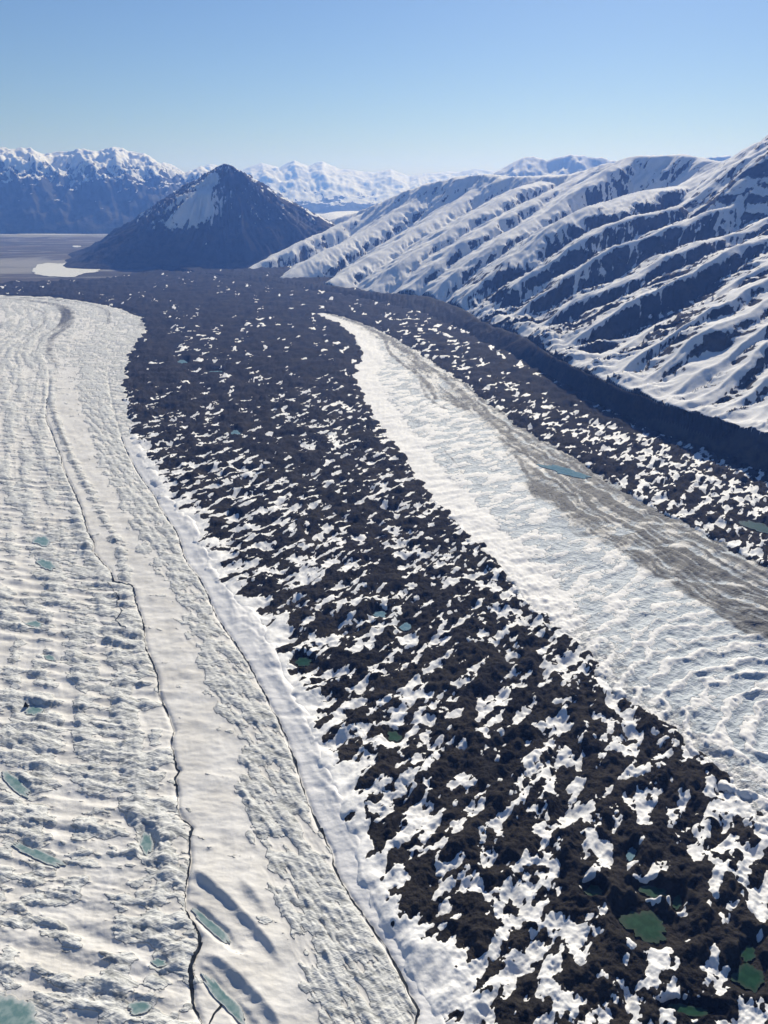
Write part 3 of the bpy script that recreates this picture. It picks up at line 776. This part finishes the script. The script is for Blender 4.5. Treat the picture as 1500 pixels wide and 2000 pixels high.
far_range('mountain_range', 'blue white peaks rising behind the near ridge at right centre',
    [(900, 372), (940, 352), (980, 330), (1003, 317), (1022, 309), (1042, 306), (1068, 315), (1085, 309), (1115, 304), (1150, 305), (1185, 310), (1240, 322), (1300, 330), (1375, 310), (1400, 306), (1425, 306), (1450, 325), (1520, 340)],
    12500, 10300, 2, 28, 380, 110, 260, -200, 300, rough=0.55)

# ------------------------------------------------------------------ valley floor, snow saddle, lake, sheet to the horizon
PXr, PYr = polar(-34, 34, 3300, 33500, 420, 280)
zp = -18 + 0 * PXr + 2.5 * fbm(PXr / 300, PYr / 300, 3, 260)
silt = np.zeros(PXr.shape)
for px, py, rx, ry in ((40, 515, 130, 11), (150, 520, 110, 9), (20, 527, 80, 8), (230, 521, 50, 5), (150, 459, 170, 4), (60, 460, 90, 4)):
    p_ = (px, py, rx, ry, 0, -18)
    silt = np.maximum(silt, sst(1.25, 0.55, pond_r(p_, PXr, PYr) + 0.5 * fbm(PXr / 260, PYr / 420, 3, 261)))
psnow = sst(14000, 17000, PYr) * sst(-0.1, 0.3, fbm(PXr / 900, PYr / 1500, 4, 262) - 0.1)
psnow = np.maximum(psnow, 0.8 * np.exp(-((PYr - G(100, 457, -18)[1]) / 130) ** 2) * sst(0.0, 0.3, pn(PXr / 700, PYr / 4000, 263) + 0.15))
ground = grid_obj('valley_floor', PXr, PYr, zp, np.ones((PXr.shape[0] - 1, PXr.shape[1] - 1), bool), MAT_PLAIN, {'silt': silt, 'snow': psnow})
tag(ground, 'grey brown gravel valley floor beyond the glacier', 'ground', kind='structure')

SX, SY = polar(-9, 12, 7000, 15000, 200, 120)
sz = 215 + 25 * fbm(SX / 900, SY / 900, 3, 270) + 0.03 * (SX + 200)
left = sst(-1250, -350, SX + 0.12 * (SY - 9000) + 120 * fbm(SX / 500, SY / 500, 3, 271))
frontw = sst(7400, 8400, SY)
sz = sz * left * frontw * sst(14800, 13200, SY) - 30 * (1 - left * frontw)
ssn = 0.95 * sst(60, 150, sz) + 0.35 * fbm(SX / 220, SY / 400, 4, 272)
sad = grid_obj('snow_saddle', SX, SY, sz, np.ones((SX.shape[0] - 1, SX.shape[1] - 1), bool), MAT_FAR, {'snow': ssn})
tag(sad, 'white snow plain between the cone and the right range', 'snowfield', kind='structure')

def blob(c, a, b, z, seed, n=72, rough=0.16):
    """a flat irregular outline with a skirt sunk into its bed"""
    ths = np.linspace(0, 2 * np.pi, n, endpoint=False)
    k = 1 + rough * 1.6 * fbm(np.cos(ths) * 1.3 + seed, np.sin(ths) * 1.3, 4, 300 + seed, 0.6)
    pts = c[None] + (np.cos(ths) * k)[:, None] * a[None] + (np.sin(ths) * k)[:, None] * b[None]
    ring = [(x, y, z) for x, y in pts] + [(x, y, z - 1.0) for x, y in pts] + [(c[0], c[1], z)]
    tri = []
    for i in range(n):
        j = (i + 1) % n
        tri += [(i, j, 2 * n), (i, n + i, n + j), (i, n + j, j)]
    return np.array(ring), np.array(tri)
for i, p in enumerate(PONDS):
    c, a, b = pond_frame(p)
    V, T = blob(c, 0.98 * a, 0.98 * b, p[5], i, 90, 0.42)
    o = mesh_obj('pond', V - np.array([c[0], c[1], p[5]]), T, {'teal': MAT_TEAL, 'green': MAT_GREEN, 'blue': MAT_BLUE}[p[6]], {'rim': np.r_[np.ones(180), 0.0]}, smooth=False)
    o.location = (c[0], c[1], p[5])
    tag(o, p[7], 'pond', kind='structure')
def lake(px, py, rx, ry, label, z=-14.0):
    c, a, b = pond_frame((px, py, rx, ry, 0, z))
    V, T = blob(c, a, b, z, int(px), 120, 0.25)
    o = mesh_obj('lake', V, T, MAT_LAKE, smooth=False)
    return tag(o, label, 'lake', kind='structure')
lake(128, 525, 66, 15, 'pale milky lake in front of the dark moraine at left')
lake(150, 481, 9, 1.6, 'tiny white pond at the left foot of the cone')
lake(318, 536, 8, 3, 'small bright pond in the dark ground before the cone')
lake(120, 457, 90, 1.3, 'thin white river strip at the far end of the plain')

# ------------------------------------------------------------------ meltwater streams cut into the left glacier
def stream(P, width, label, y0, y1, seed):
    P = smooth_line(P, 2)
    P = P[(P[:, 1] > y0) & (P[:, 1] < y1)]
    seg = np.concatenate([[0], np.cumsum(np.hypot(*np.diff(P, axis=0).T))])
    t = np.arange(0, seg[-1], 2.0)
    cx_, cy_ = np.interp(t, seg, P[:, 0]), np.interp(t, seg, P[:, 1])
    tx, ty = np.gradient(cx_), np.gradient(cy_)
    l = np.hypot(tx, ty) + 1e-6
    nx, ny = -ty / l, tx / l
    off = 1.6 * pn(t / 14, 0 * t, seed) + 0.9 * pn(t / 5, 0 * t, seed + 1)
    cx_, cy_ = cx_ + nx * off, cy_ + ny * off
    w = width * np.clip(0.60 + 1.1 * pn(t / 34, 0 * t, seed + 2) + 0.55 * pn(t / 8, 0 * t, seed + 3), 0.10, 1.9)
    # height of the channel floor, read from the ice sheet
    iv = np.clip(np.interp(cy_, Dr, np.arange(RR)), 0, RR - 1.001)
    wcol = np.interp(cy_, Dr, Dr * wr)
    iu = np.clip((cx_ / wcol + 1) / 2 * (CC - 1), 0, CC - 1.001)
    a0, b0 = iv.astype(int), iu.astype(int); fa, fb = iv - a0, iu - b0
    z = (zg[a0, b0] * (1 - fa) + zg[a0 + 1, b0] * fa) * (1 - fb) + (zg[a0, b0 + 1] * (1 - fa) + zg[a0 + 1, b0 + 1] * fa) * fb
    z = z + 0.55
    Lv = np.stack([cx_ - nx * w, cy_ - ny * w, z], -1); Rv = np.stack([cx_ + nx * w, cy_ + ny * w, z], -1)
    V = np.concatenate([Lv, Rv]); n_ = len(t)
    i = np.arange(n_ - 1)
    Q = np.stack([i, i + n_, i + n_ + 1, i + 1], -1)
    o = mesh_obj('meltwater_stream', V, Q, MAT_STREAM)
    return tag(o, label, 'stream', kind='structure')
stream(STREAM_EDGE, 1.5, 'thin dark meltwater stream along the glacier edge beside the debris', 330, 1900, 401)
stream(STREAM_MID, 1.7, 'thin dark meltwater stream winding down the middle of the glacier', 330, 2300, 411)

stream(smooth_line(line([(247, 1232), (228, 1213), (238, 1196), (230, 1180), (231, 1165), (218, 1148), (208, 1136)]), 4), 1.3, 'short dark side channel left of the middle stream', 330, 2300, 421)
stream(smooth_line(line([(392, 1838), (386, 1852), (375, 1870), (378, 1900), (388, 1922)]), 4), 1.3, 'thin dark runnel below the narrow pool at the stream bend', 330, 2300, 431)
stream(smooth_line(line([(410, 2000), (414, 1985), (424, 1972), (436, 1952)]), 4), 1.2, 'tiny dark runnel leaving the lower narrow pool', 330, 2300, 441)
# dark fin of ice next to the pond
fx, fy = G(51, 1379)
fv = np.array([(-3, -1.6, -1), (3.2, -1.4, -1), (3.4, 1.5, -1), (-2.6, 1.7, -1), (-1.8, -0.9, 2.4), (1.9, -0.8, 1.6), (1.6, 0.8, 1.9), (-1.2, 0.9, 2.8), (0.4, 0.1, 6.2), (1.0, 0.0, 3.4)], float)
ft = np.array([(0, 1, 5), (0, 5, 4), (1, 2, 6), (1, 6, 5), (2, 3, 7), (2, 7, 6), (3, 0, 4), (3, 4, 7), (4, 5, 8), (5, 9, 8), (5, 6, 9), (6, 8, 9), (6, 7, 8), (7, 4, 8)])
fin_o = mesh_obj('rock_fin', fv, ft, MAT_DEBRIS, smooth=False)
fin_o.location = (fx, fy, 0.5)
tag(fin_o, 'small dark pointed rock standing by a turquoise glacier pond', 'rock')

# ------------------------------------------------------------------ haze
hv = np.array([(x, y, z) for z in (-160, 1420) for y in (-2500, 34500) for x in (-21000, 21000)], float)
hq = np.array([(0, 2, 3, 1), (4, 5, 7, 6), (0, 1, 5, 4), (2, 6, 7, 3), (0, 4, 6, 2), (1, 3, 7, 5)])
hm_ = bpy.data.materials.new('haze'); hm_.use_nodes = True
hn, hl = hm_.node_tree.nodes, hm_.node_tree.links
hn.clear()
ho = hn.new('ShaderNodeOutputMaterial'); pv = hn.new('ShaderNodeVolumePrincipled')
pv.inputs['Color'].default_value = (0.14, 0.32, 1.0, 1)
pv.inputs['Absorption Color'].default_value = (0.8, 0.8, 1.0, 1)   # scatters blue most, as air does
pv.inputs['Density'].default_value = 4.9e-5
pv.inputs['Anisotropy'].default_value = 0.3
hl.new(pv.outputs[0], ho.inputs['Volume'])
haze = mesh_obj('haze', hv, hq, hm_, smooth=False)
tag(haze, 'thin blue haze in the air over the whole valley', 'haze', kind='stuff')
